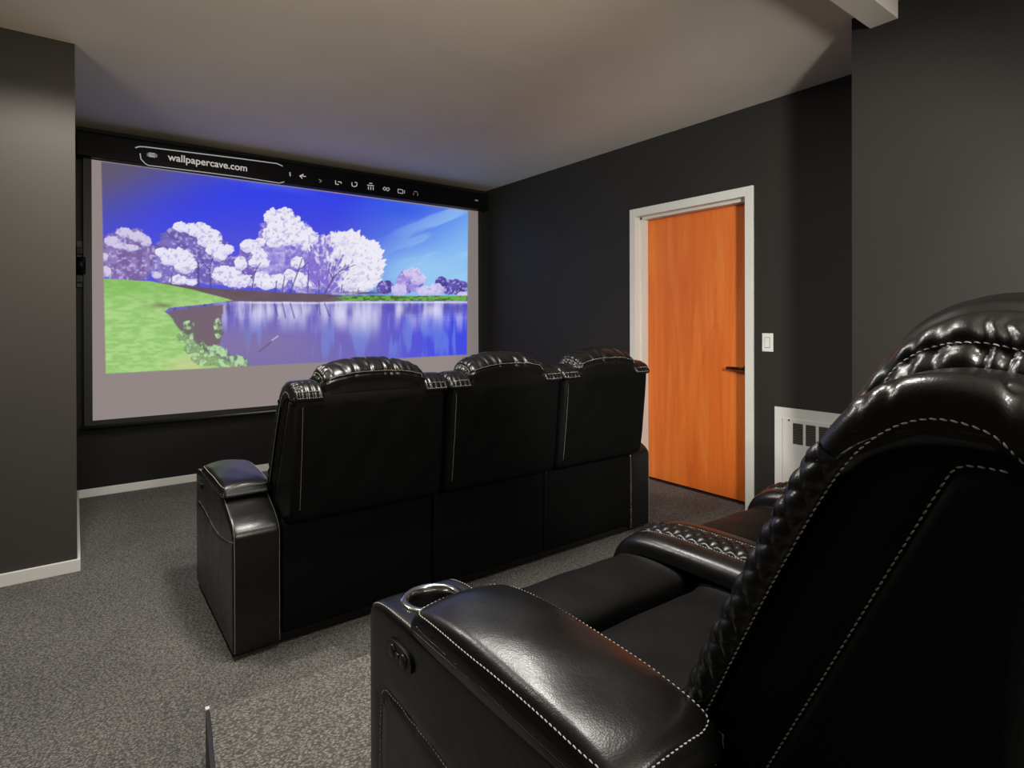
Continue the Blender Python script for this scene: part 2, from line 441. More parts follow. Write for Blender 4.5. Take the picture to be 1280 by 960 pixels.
# backrest outer side profile (y forward, z up)
BPROF = [(.30, .40), (.262, .50), (.212, .61), (.150, .75), (.085, .885), (.045, .955), (-.002, 1.000), (-.055, 1.018), (-.115, 1.004), (-.145, .965),
         (-.143, .90), (-.125, .72), (-.103, .53), (-.085, .492), (-.03, .485), (.02, .44), (.15, .40)]
BL = smooth_loop(BPROF, 400, 3)
def inset_path(front_in, y_end=None, z0=.5, z1=None):
    pass
def offset_open(poly, d):
    P = np.array(poly, float); T = np.gradient(P, axis=0); T /= np.linalg.norm(T, axis=1)[:, None]
    Nn = np.stack([-T[:, 1], T[:, 0]], 1); return P + Nn * d
FRONT_EDGE = smooth_loop([(.262, .50), (.212, .61), (.150, .75), (.085, .885), (.045, .955), (-.002, 1.000), (-.055, 1.018), (-.115, 1.004), (-.145, .965)], 120, 3, False)
SEAM1 = offset_open(FRONT_EDGE, .034)
SEAM2 = smooth_loop([(.150, .478), (.108, .57), (.04, .715), (-.02, .845), (-.058, .926), (-.066, .940), (-.085, .942), (-.14, .938)], 80, 1, False)

_hp = smooth_loop([(.074, 1.0), (.048, 1.058), (.005, 1.092), (-.050, 1.104), (-.108, 1.090), (-.146, 1.064), (-.152, 1.045), (-.140, 1.02)], 90, 3, False)
HSEAM = offset_open(_hp, .026)
HSEAM[:, 1] -= .030 * np.clip((HSEAM[:, 1] - .95) / .07, 0, 1)
HSEAM = HSEAM[HSEAM[:, 0] > -.135]

def make_arm(root, x0, mirror):
    """armrest box; the outer face is at x0 (mirror False) or x0+AW (mirror True)"""
    xo = x0 if not mirror else x0 + AW
    sgn = 1 if not mirror else -1
    prof = [(0, .022), (0, .30), (.0, .452), (.012, .475), (.06, .505), (.20, .562), (.26, .568), (.5, .566), (.72, .562), (.775, .552), (.79, .53), (.79, .30), (.79, .022), (.4, .022)]
    P2 = []
    for a, b in zip(prof, prof[1:] + prof[:1]):
        P2.append(a); L = math.hypot(b[0] - a[0], b[1] - a[1])
        if L > .06: P2.append((a[0] + (b[0] - a[0]) * .02 / L, a[1] + (b[1] - a[1]) * .02 / L)); P2.append((b[0] - (b[0] - a[0]) * .02 / L, b[1] - (b[1] - a[1]) * .02 / L))
    seam = smooth_loop([(.735, .05), (.738, .30), (.735, .395), (.72, .418), (.69, .422), (.50, .412), (.30, .392), (.12, .412), (.0, .437)], 90, 2, False)
    cc = np.array([x0 + .088, .702])
    def dfm(V):
        # groove along the decorative seam of the outer side
        d = dist_poly(V[:, 1], V[:, 2], seam[::4].tolist() + [seam[-1].tolist()])
        m = (np.abs(V[:, 0] - xo) < .004)
        V[:, 0] += sgn * m * .004 * np.exp(-(d / .006) ** 2)
        # soft dish round the cup holder
        top = V[:, 2] > .54; q = np.hypot(V[:, 0] - cc[0], V[:, 1] - cc[1])
        V[:, 2] -= top * .005 * np.exp(-(np.maximum(q - .05, 0) / .016) ** 2)
        return V
    arm = slab('armrest', P2, x0, x0 + AW, .014, LEATHER, root, n=260, nx=20, rings=26, K=5, bulge=.0015, side_bulge=.004, rounds=2, deform=dfm)
    bm = bmesh.new(); bm.from_mesh(arm.data)
    hole = [f for f in bm.faces if f.calc_center_median().z > .54 and math.hypot(f.calc_center_median().x - cc[0], f.calc_center_median().y - cc[1]) < .046]
    bmesh.ops.delete(bm, geom=hole, context='FACES'); bm.to_mesh(arm.data); bm.free()
    # padded lid
    pp = [(.150, .555), (.151, .572), (.161, .590), (.187, .604), (.27, .616), (.42, .622), (.53, .617), (.588, .606), (.616, .590), (.620, .570), (.613, .552), (.4, .55)]
    def dfp(V):
        xc = x0 + AW / 2; u = (V[:, 0] - xc) / (AW / 2 + .004)
        m = V[:, 2] > .585
        V[:, 2] += m * (.013 * (1 - np.abs(np.clip(u, -1, 1)) ** 2.2) - .002)
        # rear corners pulled down, light wobble
        V[:, 2] += m * .0015 * np.sin(V[:, 1] * 31) * np.cos(V[:, 0] * 45)
        # the lid's outer flank droops over the side of the arm
        side = np.clip((np.abs(u) - .86) / .14, 0, 1)
        return V
    pad = slab('armrest_pad', pp, x0 - .006, x0 + AW + .004, .018, LEATHER, arm, n=200, nx=26, rings=12, K=7, bulge=0, side_bulge=.003, rounds=2, deform=dfp)
    # stitching of the lid: round the top edge
    zt = .603; xa, xb = x0 - .0035, x0 + AW + .0015
    loop = smooth_loop([(xa, .30, zt + .006), (xa, .55, zt + .004), (xa + .002, .593, zt - .002), (xa + .02, .6095, zt - .004), (x0 + .09, .612, zt + .002), (xb - .02, .6095, zt - .004), (xb - .002, .593, zt - .002),
                        (xb - .006, .55, zt + .010), (xb - .006, .30, zt + .012), (xb - .002, .180, zt - .004), (xb - .02, .161, zt - .008), (x0 + .09, .158, zt - .004), (xa + .02, .161, zt - .008), (xa + .002, .180, zt - .004)], 240, 2, True)
    loop = np.vstack([loop, loop[:1]])
    nr = [((p[0] - (x0 + .086)) * 8, (p[1] - .41) * 2.2, .6) for p in loop]
    # snap the row on to the pad surface
    bm = bmesh.new(); bm.from_mesh(pad.data)
    from mathutils.bvhtree import BVHTree
    tr = BVHTree.FromBMesh(bm)
    lp = []; nn = []
    for p, q in zip(loop, nr):
        l_, n_, i_, d_ = tr.find_nearest(Vector(p)); lp.append(tuple(l_)); nn.append(tuple(n_))
    bm.free()
    stitches('stitching', [(lp, nn)], arm)
    # edge stitching of the arm body
    def snap(o, pts, nearest=True):
        bm = bmesh.new(); bm.from_mesh(o.data); t_ = BVHTree.FromBMesh(bm); a_ = []; b_ = []
        for p in pts:
            l_, n_, i_, d_ = t_.find_nearest(Vector(tuple(map(float, p)))); a_.append(tuple(l_)); b_.append(tuple(n_))
        bm.free(); return a_, b_
    e = .006
    topo = smooth_loop([(-.001, .03), (-.001, .45), (.008, .475), (.06, .507), (.20, .563), (.26, .568), (.5, .566), (.72, .562), (.775, .552), (.79, .525), (.791, .03)], 300, 1, False)
    paths = []
    for xx in (x0 + e, x0 + AW - e):
        paths.append(snap(arm, [(xx, y, z) for y, z in topo]))
    paths.append(snap(arm, [(xo - sgn * .002, y, z) for y, z in seam]))
    stitches('stitching', paths, arm, pitch=.0078)
    # cup holder
    cz = .5595
    c3 = (cc[0], cc[1], cz)
    MB().lathe([(.0, -.075), (.038, -.075), (.042, -.070), (.0435, -.008)], c3, 56).build('cup_well', CUPIN, arm, True)
    MB().lathe([(.0432, -.014), (.0434, .001), (.0455, .0035), (.052, .004), (.0575, .002), (.0595, -.003), (.052, -.006)], c3, 64).build('cup_holder_ring', CHROME, arm, True)
    # control plate on the outer side
    cpz, cpy = .508, .652; mbp = MB()
    a = .047; b = .0185; pts = []
    for k in range(48):
        t = 2 * PI * k / 48; ct, st = math.cos(t), math.sin(t)
        pts.append((cpy + a * math.copysign(abs(ct) ** .75, ct), cpz + b * math.copysign(abs(st) ** .75, st)))
    xs = sorted((xo + sgn * .002, xo - sgn * .006))
    mbp.prism(pts, 0, xs[0], xs[1])
    cp = mbp.build('control_plate', PLASTIC, arm)
    bt = MB()
    for dy in (-.020, .020):
        bt.lathe([(0, -.0035 * sgn), (.009, -.0035 * sgn), (.0115, -.002 * sgn), (.0115, .001 * sgn)], (xo - sgn * .006, cpy + dy, cpz), 24, 0)
    bt.box((min(xo - sgn * .006, xo - sgn * .0085), cpy - .006, cpz - .005), (max(xo - sgn * .006, xo - sgn * .0085), cpy + .006, cpz + .005), .001)
    bt.build('control_button', GREYM, arm, True)
    return arm

def quilt(V, s, x, amp=.006, p=.030):
    """diamond quilting height from two coordinates"""
    a = (s + x) / p; b = (s - x) / p
    return amp * (np.abs(np.sin(PI * a)) ** .55 * np.abs(np.sin(PI * b)) ** .55)

def make_back(root, x0, first, last, seed):
    rnd = random.Random(seed)
    xa, xb = x0 + .008, x0 + SW - .008
    wr = [(rnd.uniform(.0, 1), rnd.uniform(.010, .02), rnd.uniform(.4, 1)) for _ in range(9)]
    s1 = SEAM1[::5].tolist(); s2 = SEAM2[::4].tolist() + [SEAM2[-1].tolist()]
    front_s = np.cumsum(np.r_[0, np.linalg.norm(np.diff(FRONT_EDGE, axis=0), axis=1)])
    def dfm(V):
        # seams on both flanks
        d1 = dist_poly(V[:, 1], V[:, 2], s1); d2 = dist_poly(V[:, 1], V[:, 2], s2)
        for xe, sg in ((xa, 1), (xb, -1)):
            m = np.clip(1 - np.abs(V[:, 0] - xe) / .02, 0, 1)
            V[:, 0] += sg * m * (.006 * np.exp(-(d1 / .007) ** 2) + .005 * np.exp(-(d2 / .007) ** 2))
            # band between the seams puffs a little; behind the second seam it tucks in toward the rear panel
            rear = np.clip((-.10 - V[:, 1]) / .05, 0, 1)
            V[:, 0] += sg * m * .010 * rear
        # rear panel: shallow sag and creases
        rm = (V[:, 1] < -.08) & (V[:, 2] < .93)
        u = (V[:, 0] - xa) / (xb - xa)
        V[:, 1] += rm * (.006 * np.sin(PI * np.clip(u, 0, 1)) * np.sin(PI * np.clip((V[:, 2] - .5) / .44, 0, 1)) + .0018 * np.sin(V[:, 0] * 37 + seed) * np.sin(V[:, 2] * 23))
        return V
    bk = slab('backrest', BPROF, xa, xb, .030, BACKLTH, root, n=300, nx=30, rings=30, K=8, rounds=3, deform=dfm)
    L_, N_ = [], []
    # the leather band and padding run round the front / top edge of each flank
    for sd in (0, 1):
        xe = xa if sd == 0 else xb; sg = 1 if sd == 0 else -1
        # quilted wing strip along the front edge (diamond pattern modelled in the mesh)
        ns, nw = 190, 60; V = []; Fq = []
        fe = smooth_loop([(.262, .50), (.212, .61), (.150, .75), (.085, .885), (.052, .942)], ns, 3, False)
        T = np.gradient(fe, axis=0); T /= np.linalg.norm(T, axis=1)[:, None]; Nn = np.stack([T[:, 1], -T[:, 0]], 1)
        sl = np.r_[0, np.cumsum(np.linalg.norm(np.diff(fe, axis=0), axis=1))]
        # cross-section: from the flank seam (inset .034 behind front edge) round the corner on to the front face
        cs = smooth_loop([(-.003, .033), (-.006, .022), (-.005, .010), (.004, .0), (.020, -.005), (.06, -.006), (.105, .0), (.112, .010)], nw, 3, False)   # (dx inward, depth behind front)
        cl = np.r_[0, np.cumsum(np.linalg.norm(np.diff(cs, axis=0), axis=1))]
        CT = np.gradient(cs, axis=0); CT /= np.linalg.norm(CT, axis=1)[:, None]; CN = np.stack([-CT[:, 1] * -1, -CT[:, 0]], 1)
        for i in range(ns):
            endf = min(1, sl[i] / .03, (sl[-1] - sl[i]) / .018); endf = max(endf, 0) ** .5
            for k in range(nw):
                p_ = .038
                a = (sl[i] + cl[k]) / p_; b = (sl[i] - cl[k]) / p_
                h = .0055 * (abs(math.sin(PI * a)) ** .5) * (abs(math.sin(PI * b)) ** .5) * min(1, cl[k] / .008, (cl[-1] - cl[k]) / .008)
                dx, dd = cs[k]; nx_, nd_ = (-CT[k, 1] * -1, 0) if False else (CT[k, 1], -CT[k, 0])
                dx2 = dx + nx_ * h; dd2 = (dd + nd_ * h) * (1 if dd > 0 else endf)
                y = fe[i, 0] - Nn[i, 0] * dd2; z = fe[i, 1] - Nn[i, 1] * dd2
                V.append((xe + sg * dx2, y, z))
        for i in range(ns - 1):
            for k in range(nw - 1):
                a = i * nw + k; Fq.append([a, a + 1, a + nw + 1, a + nw])
        mesh_obj('quilted_strip', V, Fq, LEATHER, bk)
        # padded shoulder cap on top of the wing
        wpos = [(rnd.uniform(-.2, 1), rnd.uniform(.0035, .008), rnd.uniform(.5, 1)) for _ in range(11)]
        cap = [(.066, .915), (.058, .935), (.038, .968), (.002, 1.004), (-.055, 1.022), (-.118, 1.009), (-.153, .978), (-.158, .955), (-.14, .944), (-.06, .955), (.0, .935), (.03, .900)]
        cx0, cx1 = (xa - .007, xa + .112) if sd == 0 else (xb - .112, xb + .007)
        wl = [(rnd.uniform(-.15, .06), rnd.uniform(.005, .010), rnd.uniform(.5, 1.)) for _ in range(7)]
        def dfc(V, cx0=cx0, cx1=cx1, wl=wl, sd=sd):
            u = (V[:, 0] - cx0) / (cx1 - cx0)
            # pleats running up from the flank seam
            out = np.clip(1 - np.abs((V[:, 0] - (cx0 if sd == 0 else cx1))) / .045, 0, 1)
            for (yy, w, a) in wl: V[:, 2] -= a * .006 * out * np.exp(-((V[:, 1] - yy) / w) ** 2) * (V[:, 2] > .96)
            for k, (yy, w, a) in enumerate(wl[:4]):
                ux = .2 + .2 * k; V[:, 1] += a * .005 * np.exp(-((u - ux) / .05) ** 2) * (V[:, 1] < -.10)
            V[:, 2] += .004 * np.clip(1 - (2 * u - 1) ** 2, 0, 1) * (V[:, 2] > .98)
            return V
        slab('shoulder_cap', cap, cx0, cx1, .020, LEATHER, bk, n=200, nx=30, rings=10, K=8, rounds=3, deform=dfc)
    # headrest roll between the caps
    hx0, hx1 = x0 + .108, x0 + SW - .108
    hp = [(.055, .90), (.075, .945), (.074, 1.0), (.048, 1.058), (.005, 1.092), (-.050, 1.104), (-.108, 1.090), (-.146, 1.064), (-.152, 1.045), (-.140, 1.02), (-.139, 1.0), (-.140, .955), (-.10, .94), (.0, .90)]
    ws = sorted([(rnd.uniform(.03, .97), rnd.uniform(.010, .022), rnd.uniform(.5, 1.)) for _ in range(9)])
    wt = [(rnd.uniform(.04, .96), rnd.uniform(.010, .028), rnd.uniform(-.9, .9), rnd.uniform(.3, 1)) for _ in range(12)]
    wf = [(-.115 + .030 * k + rnd.uniform(-.008, .008), rnd.uniform(.005, .010), rnd.uniform(.5, 1.)) for k in range(7)]
    def dfh(V):
        u = (V[:, 0] - hx0) / (hx1 - hx0)
        crown = 1 - np.abs(2 * np.clip(u, 0, 1) - 1) ** 2.6
        V[:, 2] += np.clip((V[:, 2] - .95) / .07, 0, 1) * (crown - 1) * .042
        V[:, 1] += np.clip((V[:, 2] - .95) / .1, 0, 1) * np.clip((V[:, 1] + .05) / .1, 0, 1) * (crown - 1) * .025
        # pleats gathered at the rear seam (z about 1.03) fading over the top
        dh = dist_poly(V[:, 1], V[:, 2], HSEAM[::4].tolist() + [HSEAM[-1].tolist()])
        for xe, sg in ((hx0 - .006, 1), (hx1 + .006, -1)):
            m = np.clip(1 - np.abs(V[:, 0] - xe) / .045, 0, 1)
            V[:, 0] += sg * np.clip(m * 3, 0, 1) * .010 * np.exp(-(dh / .007) ** 2)
            for (yy, w, a) in wf:
                V[:, 2] -= m ** .5 * a * .009 * np.exp(-((V[:, 1] - yy) / w) ** 2) * np.clip((V[:, 2] - .99) / .03, 0, 1)
                V[:, 0] += sg * m * a * .006 * np.exp(-((V[:, 1] - yy) / w) ** 2) * np.clip((V[:, 2] - .98) / .03, 0, 1)
        near = np.exp(-((V[:, 2] - 1.062) / .028) ** 2) * np.clip((-.02 - V[:, 1]) / .08, 0, 1)
        for (c0, w, a) in ws: V[:, 1] += near * a * .010 * np.exp(-((u - c0) / w) ** 2)
        top = np.clip((V[:, 2] - 1.0) / .08, 0, 1)
        for (c0, w, sl_, a) in wt:
            V[:, 2] -= top * a * .0085 * np.exp(-((u - c0 - sl_ * (V[:, 1] + .03)) / w) ** 2)
        V[:, 1] += .007 * np.exp(-((V[:, 2] - 1.040 + .03 * (1 - crown)) / .006) ** 2) * np.clip((-.05 - V[:, 1]) / .05, 0, 1)
        return V
    hd = slab('headrest', hp, hx0 - .006, hx1 + .006, .038, LEATHER, bk, n=220, nx=90, rings=10, K=10, rounds=3, deform=dfh)
    from mathutils.bvhtree import BVHTree
    def tree(o):
        bm = bmesh.new(); bm.from_mesh(o.data); t = BVHTree.FromBMesh(bm); bm.free(); return t
    th = tree(hd); tb = tree(bk)
    caps = [c for c in bpy.data.objects if c.parent == bk and c.name.startswith('shoulder_cap')]
    tcs = [tree(c) for c in caps]
    def snap(t_, pts, lift=0):
        a_, b_ = [], []
        for p in pts:
            l_, n_, i_, d_ = t_.find_nearest(Vector(tuple(map(float, p))))
            a_.append(tuple(l_ + n_ * lift)); b_.append(tuple(n_))
        return a_, b_
    paths = []
    # headrest rear seam row
    paths.append(snap(th, [(hx0 + .004 + (hx1 - hx0 - .008) * k / 80, -.17, 1.044 - .030 * abs(k / 40 - 1) ** 3) for k in range(81)]))
    for xe, sg in ((hx0 - .006, 1), (hx1 + .006, -1)):
        a_, b_ = [], []
        for y, z in HSEAM:
            l_, n_, i_, d_ = th.ray_cast(Vector((xe - sg * .1, y, z)), Vector((sg, 0, 0)))
            if l_ is not None and d_ < .16: a_.append(tuple(l_ - Vector((sg * .001, 0, 0)))); b_.append((-sg, 0, .3))
        if len(a_) > 5: paths.append((a_, b_))
    # flank rows
    for xe, sg in ((xa, 1), (xb, -1)):
        a_, b_ = [], []
        for y, z in SEAM2:
            if y < -.105: continue
            l_, n_, i_, d_ = tb.ray_cast(Vector((xe - sg * .1, y, z)), Vector((sg, 0, 0)))
            if l_ is not None: a_.append(tuple(l_)); b_.append((-sg, 0, 0))
        paths.append((a_, b_))
    bottoms = []
    for (c, t_), xe, sg in zip(zip(caps, tcs), (xa, xb), (1, -1)):
        q = [(xe + sg * k * .115 / 20, -.17, .962) for k in range(1, 20)]; paths.append(snap(t_, q))
        q = [(xe + sg * k * .112 / 20, -.17, 1.005) for k in range(0, 20)]; paths.append(snap(t_, q))
        # upper front flank row on the cap
        aa, nn_ = [], []
        for y, z in SEAM1:
            if y < -.125: continue
            best = .1 - .0048 if z < .935 else .1
            for t2 in (t_, tb):
                l_, n_, i_, d_ = t2.ray_cast(Vector((xe - sg * .1, y, z)), Vector((sg, 0, 0)))
                if l_ is not None: best = min(best, d_)
            aa.append((xe - sg * (.1 - best), y, z)); nn_.append((-sg, 0, 0))
        xs_ = np.array([p[0] for p in aa]); k3 = np.ones(5) / 5; xm = np.convolve(np.pad(xs_, 2, 'edge'), k3, 'valid')
        xm = np.minimum(xm, xs_) if sg > 0 else np.maximum(xm, xs_)
        paths.append(([(float(m), p[1], p[2]) for m, p in zip(xm, aa)], nn_))
            # rear panel frame rows
    for xx in (xa + .030,):
        q = [(xx, -.16, .53 + .40 * k / 60) for k in range(61)]; rear_row = snap(tb, q)
    stitches('stitching', paths, bk)
    stitches('stitching', [rear_row], bk, r=.00055)
    # inner face: lumbar and centre panel
    cp = [(.31, .44), (.285, .52), (.232, .64), (.165, .79), (.108, .90), (.075, .90), (.10, .80), (.16, .64), (.22, .46)]
    def dfl(V):
        V[:, 1] += .006 * np.sin((V[:, 2] - .44) * 2 * PI / .155) * (V[:, 1] > .1) ; return V
    slab('lumbar_panel', cp, x0 + .125, x0 + SW - .125, .02, LEATHER, bk, n=140, nx=24, rings=6, rounds=3, deform=dfl)
    return bk

def make_seat(root, x0, first, last, seed):
    rnd = random.Random(seed)
    xa, xb = x0 + .004, x0 + SW - .004
    # shape across the width: centre pan low, bolster humps at the sides next to a neighbour
    def hump(x, y):
        u = (x - xa) / (xb - xa); h = np.zeros_like(x)
        if not first: h += .052 * np.exp(-(((x - xa) / .075)) ** 4)
        if not last: h += .052 * np.exp(-(((xb - x) / .085)) ** 4)
        return h
    wr = [(rnd.uniform(.15, .85), rnd.uniform(.1, .6), rnd.uniform(-1, 1), rnd.uniform(.004, .01)) for _ in range(8)]
    def dfm(V):
        top = np.clip((V[:, 2] - .40) / .04, 0, 1)
        V[:, 2] += top * hump(V[:, 0], V[:, 1])
        u = (V[:, 0] - xa) / (xb - xa)
        V[:, 2] += top * .010 * np.sin(PI * np.clip(u, 0, 1))
        V[:, 2] += top * .0012 * np.sin(V[:, 0] * 41 + seed) * np.sin(V[:, 1] * 33)
        return V
    rear = [(.08, .30), (.08, .42), (.12, .447), (.30, .455), (.50, .455), (.575, .446), (.604, .418), (.606, .34), (.58, .30), (.3, .30)]
    st = slab('seat_cushion', rear, xa, xb, .014, SEATLTH, root, n=160, nx=60, rings=8, K=6, rounds=3, deform=dfm)
    front = [(.612, .34), (.612, .425), (.632, .452), (.70, .460), (.79, .455), (.838, .435), (.856, .395), (.857, .30), (.850, .12), (.835, .085), (.80, .085), (.79, .30)]
    slab('footrest', front, xa, xb, .014, SEATLTH, root, n=200, nx=60, rings=8, K=6, rounds=3, deform=dfm)
    return st

def make_divider(root, xs):
    """quilted strip over the joint of two seats with a stitched row at each side"""
    ns, nw = 260, 44
    c = smooth_loop([(.20, .497), (.40, .5165), (.60, .5175), (.76, .5135), (.82, .490), (.858, .445), (.868, .38), (.866, .20), (.858, .10)], ns, 3, False)
    T = np.gradient(c, axis=0); T /= np.linalg.norm(T, axis=1)[:, None]; Nn = np.stack([-T[:, 1], T[:, 0]], 1)
    sl = np.r_[0, np.cumsum(np.linalg.norm(np.diff(c, axis=0), axis=1))]
    hw = .043; V = []; Fq = []
    for i in range(ns):
        for k in range(nw):
            u = -1 + 2 * k / (nw - 1); x = u * hw
            p_ = .036; a = (sl[i] + x) / p_; b = (sl[i] - x) / p_
            h = .006 * abs(math.sin(PI * a)) ** .5 * abs(math.sin(PI * b)) ** .5 * min(1, (1 - abs(u)) / .12) + .011 * (1 - u * u) - (.012 if abs(u) > .999 else 0)
            V.append((xs + x, c[i, 0] + Nn[i, 0] * h, c[i, 1] + Nn[i, 1] * h))
    for i in range(ns - 1):
        for k in range(nw - 1): a = i * nw + k; Fq.append([a, a + 1, a + nw + 1, a + nw])
    q = mesh_obj('quilted_seat_strip', V, Fq, LEATHER, root)
    # piping-like smooth border + stitch rows
    paths = []
    for sg in (-1, 1):
        row = [(xs + sg * (hw + .004), c[i, 0] + Nn[i, 0] * .0035, c[i, 1] + Nn[i, 1] * .0035) for i in range(ns)]
        paths.append((row, [(0, Nn[i, 0], Nn[i, 1]) for i in range(ns)]))
    stitches('stitching', paths, q)
    for sg in (-1, 1):
        V = []; Fq = []
        xsn = smooth_loop([(hw - .004, -.012), (hw + .001, .003), (hw + .018, .006), (hw + .05, .0015), (hw + .066, -.016), (hw + .068, -.04)], 20, 3, False)
        for i in range(ns):
            for (dx, h) in xsn: V.append((xs + sg * dx, c[i, 0] + Nn[i, 0] * h, c[i, 1] + Nn[i, 1] * h))
        for i in range(ns - 1):
            for k in range(19): a = i * 20 + k; Fq.append([a, a + 1, a + 21, a + 20])
        mesh_obj('seat_bolster', V, Fq, LEATHER, q)
    return q

def make_sofa():
    root = bpy.data.objects.new('reclining_sofa', None); COL.objects.link(root)
    make_arm(root, 0, False)
    make_arm(root, W - AW, True)
    for i in range(3):
        x = AW + SW * i
        make_back(root, x, i == 0, i == 2, 11 + i)
        make_seat(root, x, i == 0, i == 2, 31 + i)
        # lower rear panel of each seat unit
        pr = [(.0, .05), (.0, .30), (-.004, .47), (.01, .484), (.04, .484), (.05, .30), (.05, .05), (.02, .045)]
        def dfr(V, i=i):
            u = (V[:, 0] - AW - SW * i) / SW
            V[:, 1] += (V[:, 1] < .02) * (.004 * np.sin(PI * np.clip(u, 0, 1)) * np.sin(PI * np.clip((V[:, 2] - .05) / .43, 0, 1)))
            return V
        slab('lower_back_panel', pr, x + .003, x + SW - .003, .010, BACKLTH, root, n=120, nx=24, rings=4, rounds=2, deform=dfr)
    for i in (1, 2): make_divider(root, AW + SW * i)
    MB().box((AW - .01, .05, .06), (W - AW + .01, .78, .36), .01).build('seat_frame', PLASTIC, root)
    fm = MB()
    for xx in (.10, .52, 1.15, 1.80, W - .10):
        for yy in (.07, .70):
            fm.lathe([(0, 0), (.022, 0), (.024, .004), (.018, .03), (.018, .065), (0, .065)], (xx, yy, 0), 20)
    fm.box((.03, .03, .006), (W - .03, .06, .06), .004)
    fm.build('feet_rail', PLASTIC, root, False)
    return root
def copy_tree(o, parent=None):
    c = o.copy(); COL.objects.link(c); c.parent = parent
    for ch in [x for x in bpy.data.objects if x.parent == o]: copy_tree(ch, c)
    return c
sofa = make_sofa()
front = copy_tree(sofa)
sofa.location = (.436, .240, ZR + .003)
front.location = (.455, 2.300, 0)
tag(sofa, 'black leather three-seat reclining sofa on the riser, nearest the camera', 'recliner sofa', 'rows of theater recliner seating')
tag(front, 'black leather three-seat reclining sofa on the floor, facing the screen', 'recliner sofa', 'rows of theater recliner seating')

# ------------------------------------------------------------------ projection screen
SX0, SX1, SZ0, SZ1 = .0985, 3.355, .551, 2.3885
SY = 5.045
scr = bpy.data.objects.new('hanging_projection_screen', None); link(scr, None, ((SX0 + SX1) / 2, SY, 0))
tag(scr, 'large pull-down projector screen showing white trees beside a lake', 'projector screen')
ox = -(SX0 + SX1) / 2
def sbox(a, b, bev=0):
    return MB().box((a[0] + ox, a[1] - SY, a[2]), (b[0] + ox, b[1] - SY, b[2]), bev)
bd = MB()
for a, b in (((SX0 - .048, SY + .001, SZ0 - .035), (SX0, SY + .004, SZ1 + .02)), ((SX1, SY + .001, SZ0 - .035), (SX1 + .04, SY + .004, SZ1 + .02)), ((SX0, SY + .001, SZ0 - .035), (SX1, SY + .004, SZ0))):
    bd.box((a[0] + ox, a[1] - SY, a[2]), (b[0] + ox, b[1] - SY, b[2]))
bd.build('screen_border', BLACKM, scr)
wb = MB(); wb.tube([(SX0 - .075 + ox, 0.002, SZ0 - .048), (SX1 + .06 + ox, 0.002, SZ0 - .048)], .014, 16)
wb.build('weight_bar', GREYM, scr, True)
MB().box((1.40 + ox, -.012, SZ0 - .095), (1.50 + ox, -.004, SZ0 - .055), .003).build('pull_tab', BLACKG, scr)
# housing
hp_ = smooth_loop([(-.075, 2.40), (-.075, 2.56), (-.06, 2.572), (.07, 2.572), (.07, 2.395), (-.06, 2.392)], 60, 2)
case = slab('screen_housing', [(-.072, 2.392), (-.074, 2.396), (-.075, 2.555), (-.073, 2.563), (-.06, 2.568), (.0765, 2.568), (.0765, 2.392)], .012 + ox, 3.43 + ox, .006, BLACKG, scr, n=80, nx=2, rings=2, rounds=1)

# --- the projected picture, computed per vertex
def hsh(ix, iy, seed):
    n = (ix * 374761393 + iy * 668265263 + seed * 1442695041) & 0xffffffff
    n = ((n ^ (n >> 13)) * 1274126177) & 0xffffffff
    return ((n ^ (n >> 16)) & 0xffff) / 65535.
def vnoise(x, y, seed=0):
    ix = np.floor(x).astype(np.int64); iy = np.floor(y).astype(np.int64); fx = x - ix; fy = y - iy
    fx = fx * fx * (3 - 2 * fx); fy = fy * fy * (3 - 2 * fy)
    return (hsh(ix, iy, seed) * (1 - fx) + hsh(ix + 1, iy, seed) * fx) * (1 - fy) + (hsh(ix, iy + 1, seed) * (1 - fx) + hsh(ix + 1, iy + 1, seed) * fx) * fy
def fbm(x, y, seed=0, o=4):
    t = 0; a = .5; s = 0
    for k in range(o): t = t + a * vnoise(x, y, seed + k); s += a; a *= .5; x = x * 2.03; y = y * 2.03
    return t / s
NXG, NYG = 760, 428
gx, gz = np.meshgrid(np.linspace(SX0, SX1, NXG), np.linspace(SZ0, SZ1, NYG))
# picture coordinates: the pixel grid the picture's features were measured in
cx_ = gx * s_ - SY * c_; cd_ = gx * c_ + SY * s_
PX = 640 + F_PX * cx_ / cd_; PY = 404.5 - F_PX * (gz - H) / cd_
def C3(r, g, b): return np.array(srgb(r, g, b)[:3])
def mixc(A, B, t): t = np.clip(t, 0, 1)[..., None]; return A * (1 - t) + B * t
def sst(a, b, x): t = np.clip((x - a) / (b - a), 0, 1); return t * t * (3 - 2 * t)
X, Y = PX, PY
n1 = fbm(X / 60, Y / 22, 3); n2 = fbm(X / 22, Y / 9, 9)
sky = np.broadcast_to(C3(46, 62, 236), X.shape + (3,)).copy()
sky = mixc(sky, C3(84, 84, 222), sst(235, 345, Y))
sky = mixc(sky, C3(92, 140, 246), sst(400, 590, X + (Y - 280) * .8))
sky = mixc(sky, C3(140, 198, 250), sst(500, 620, X + (Y - 300) * 1.2) * .9)
sky = mixc(sky, C3(96, 128, 246), np.exp(-((Y - (196 + (X - 180) * .22 + 14 * (n1 - .5))) / 6) ** 2) * sst(200, 250, X) * (1 - sst(330, 420, X)) * .35)
# wisps at right
wd = (Y - 262) + (X - 480) * .42
sky = mixc(sky, C3(165, 214, 252), sst(.50, .72, fbm(wd / 14, (X - Y) / 90, 21)) * sst(450, 560, X) * .55)
sky = mixc(sky, C3(46, 92, 236), np.exp(-((X - 500) / 45) ** 2 - ((Y - 262 - (X - 500) * .05) / 14) ** 2) * .75)
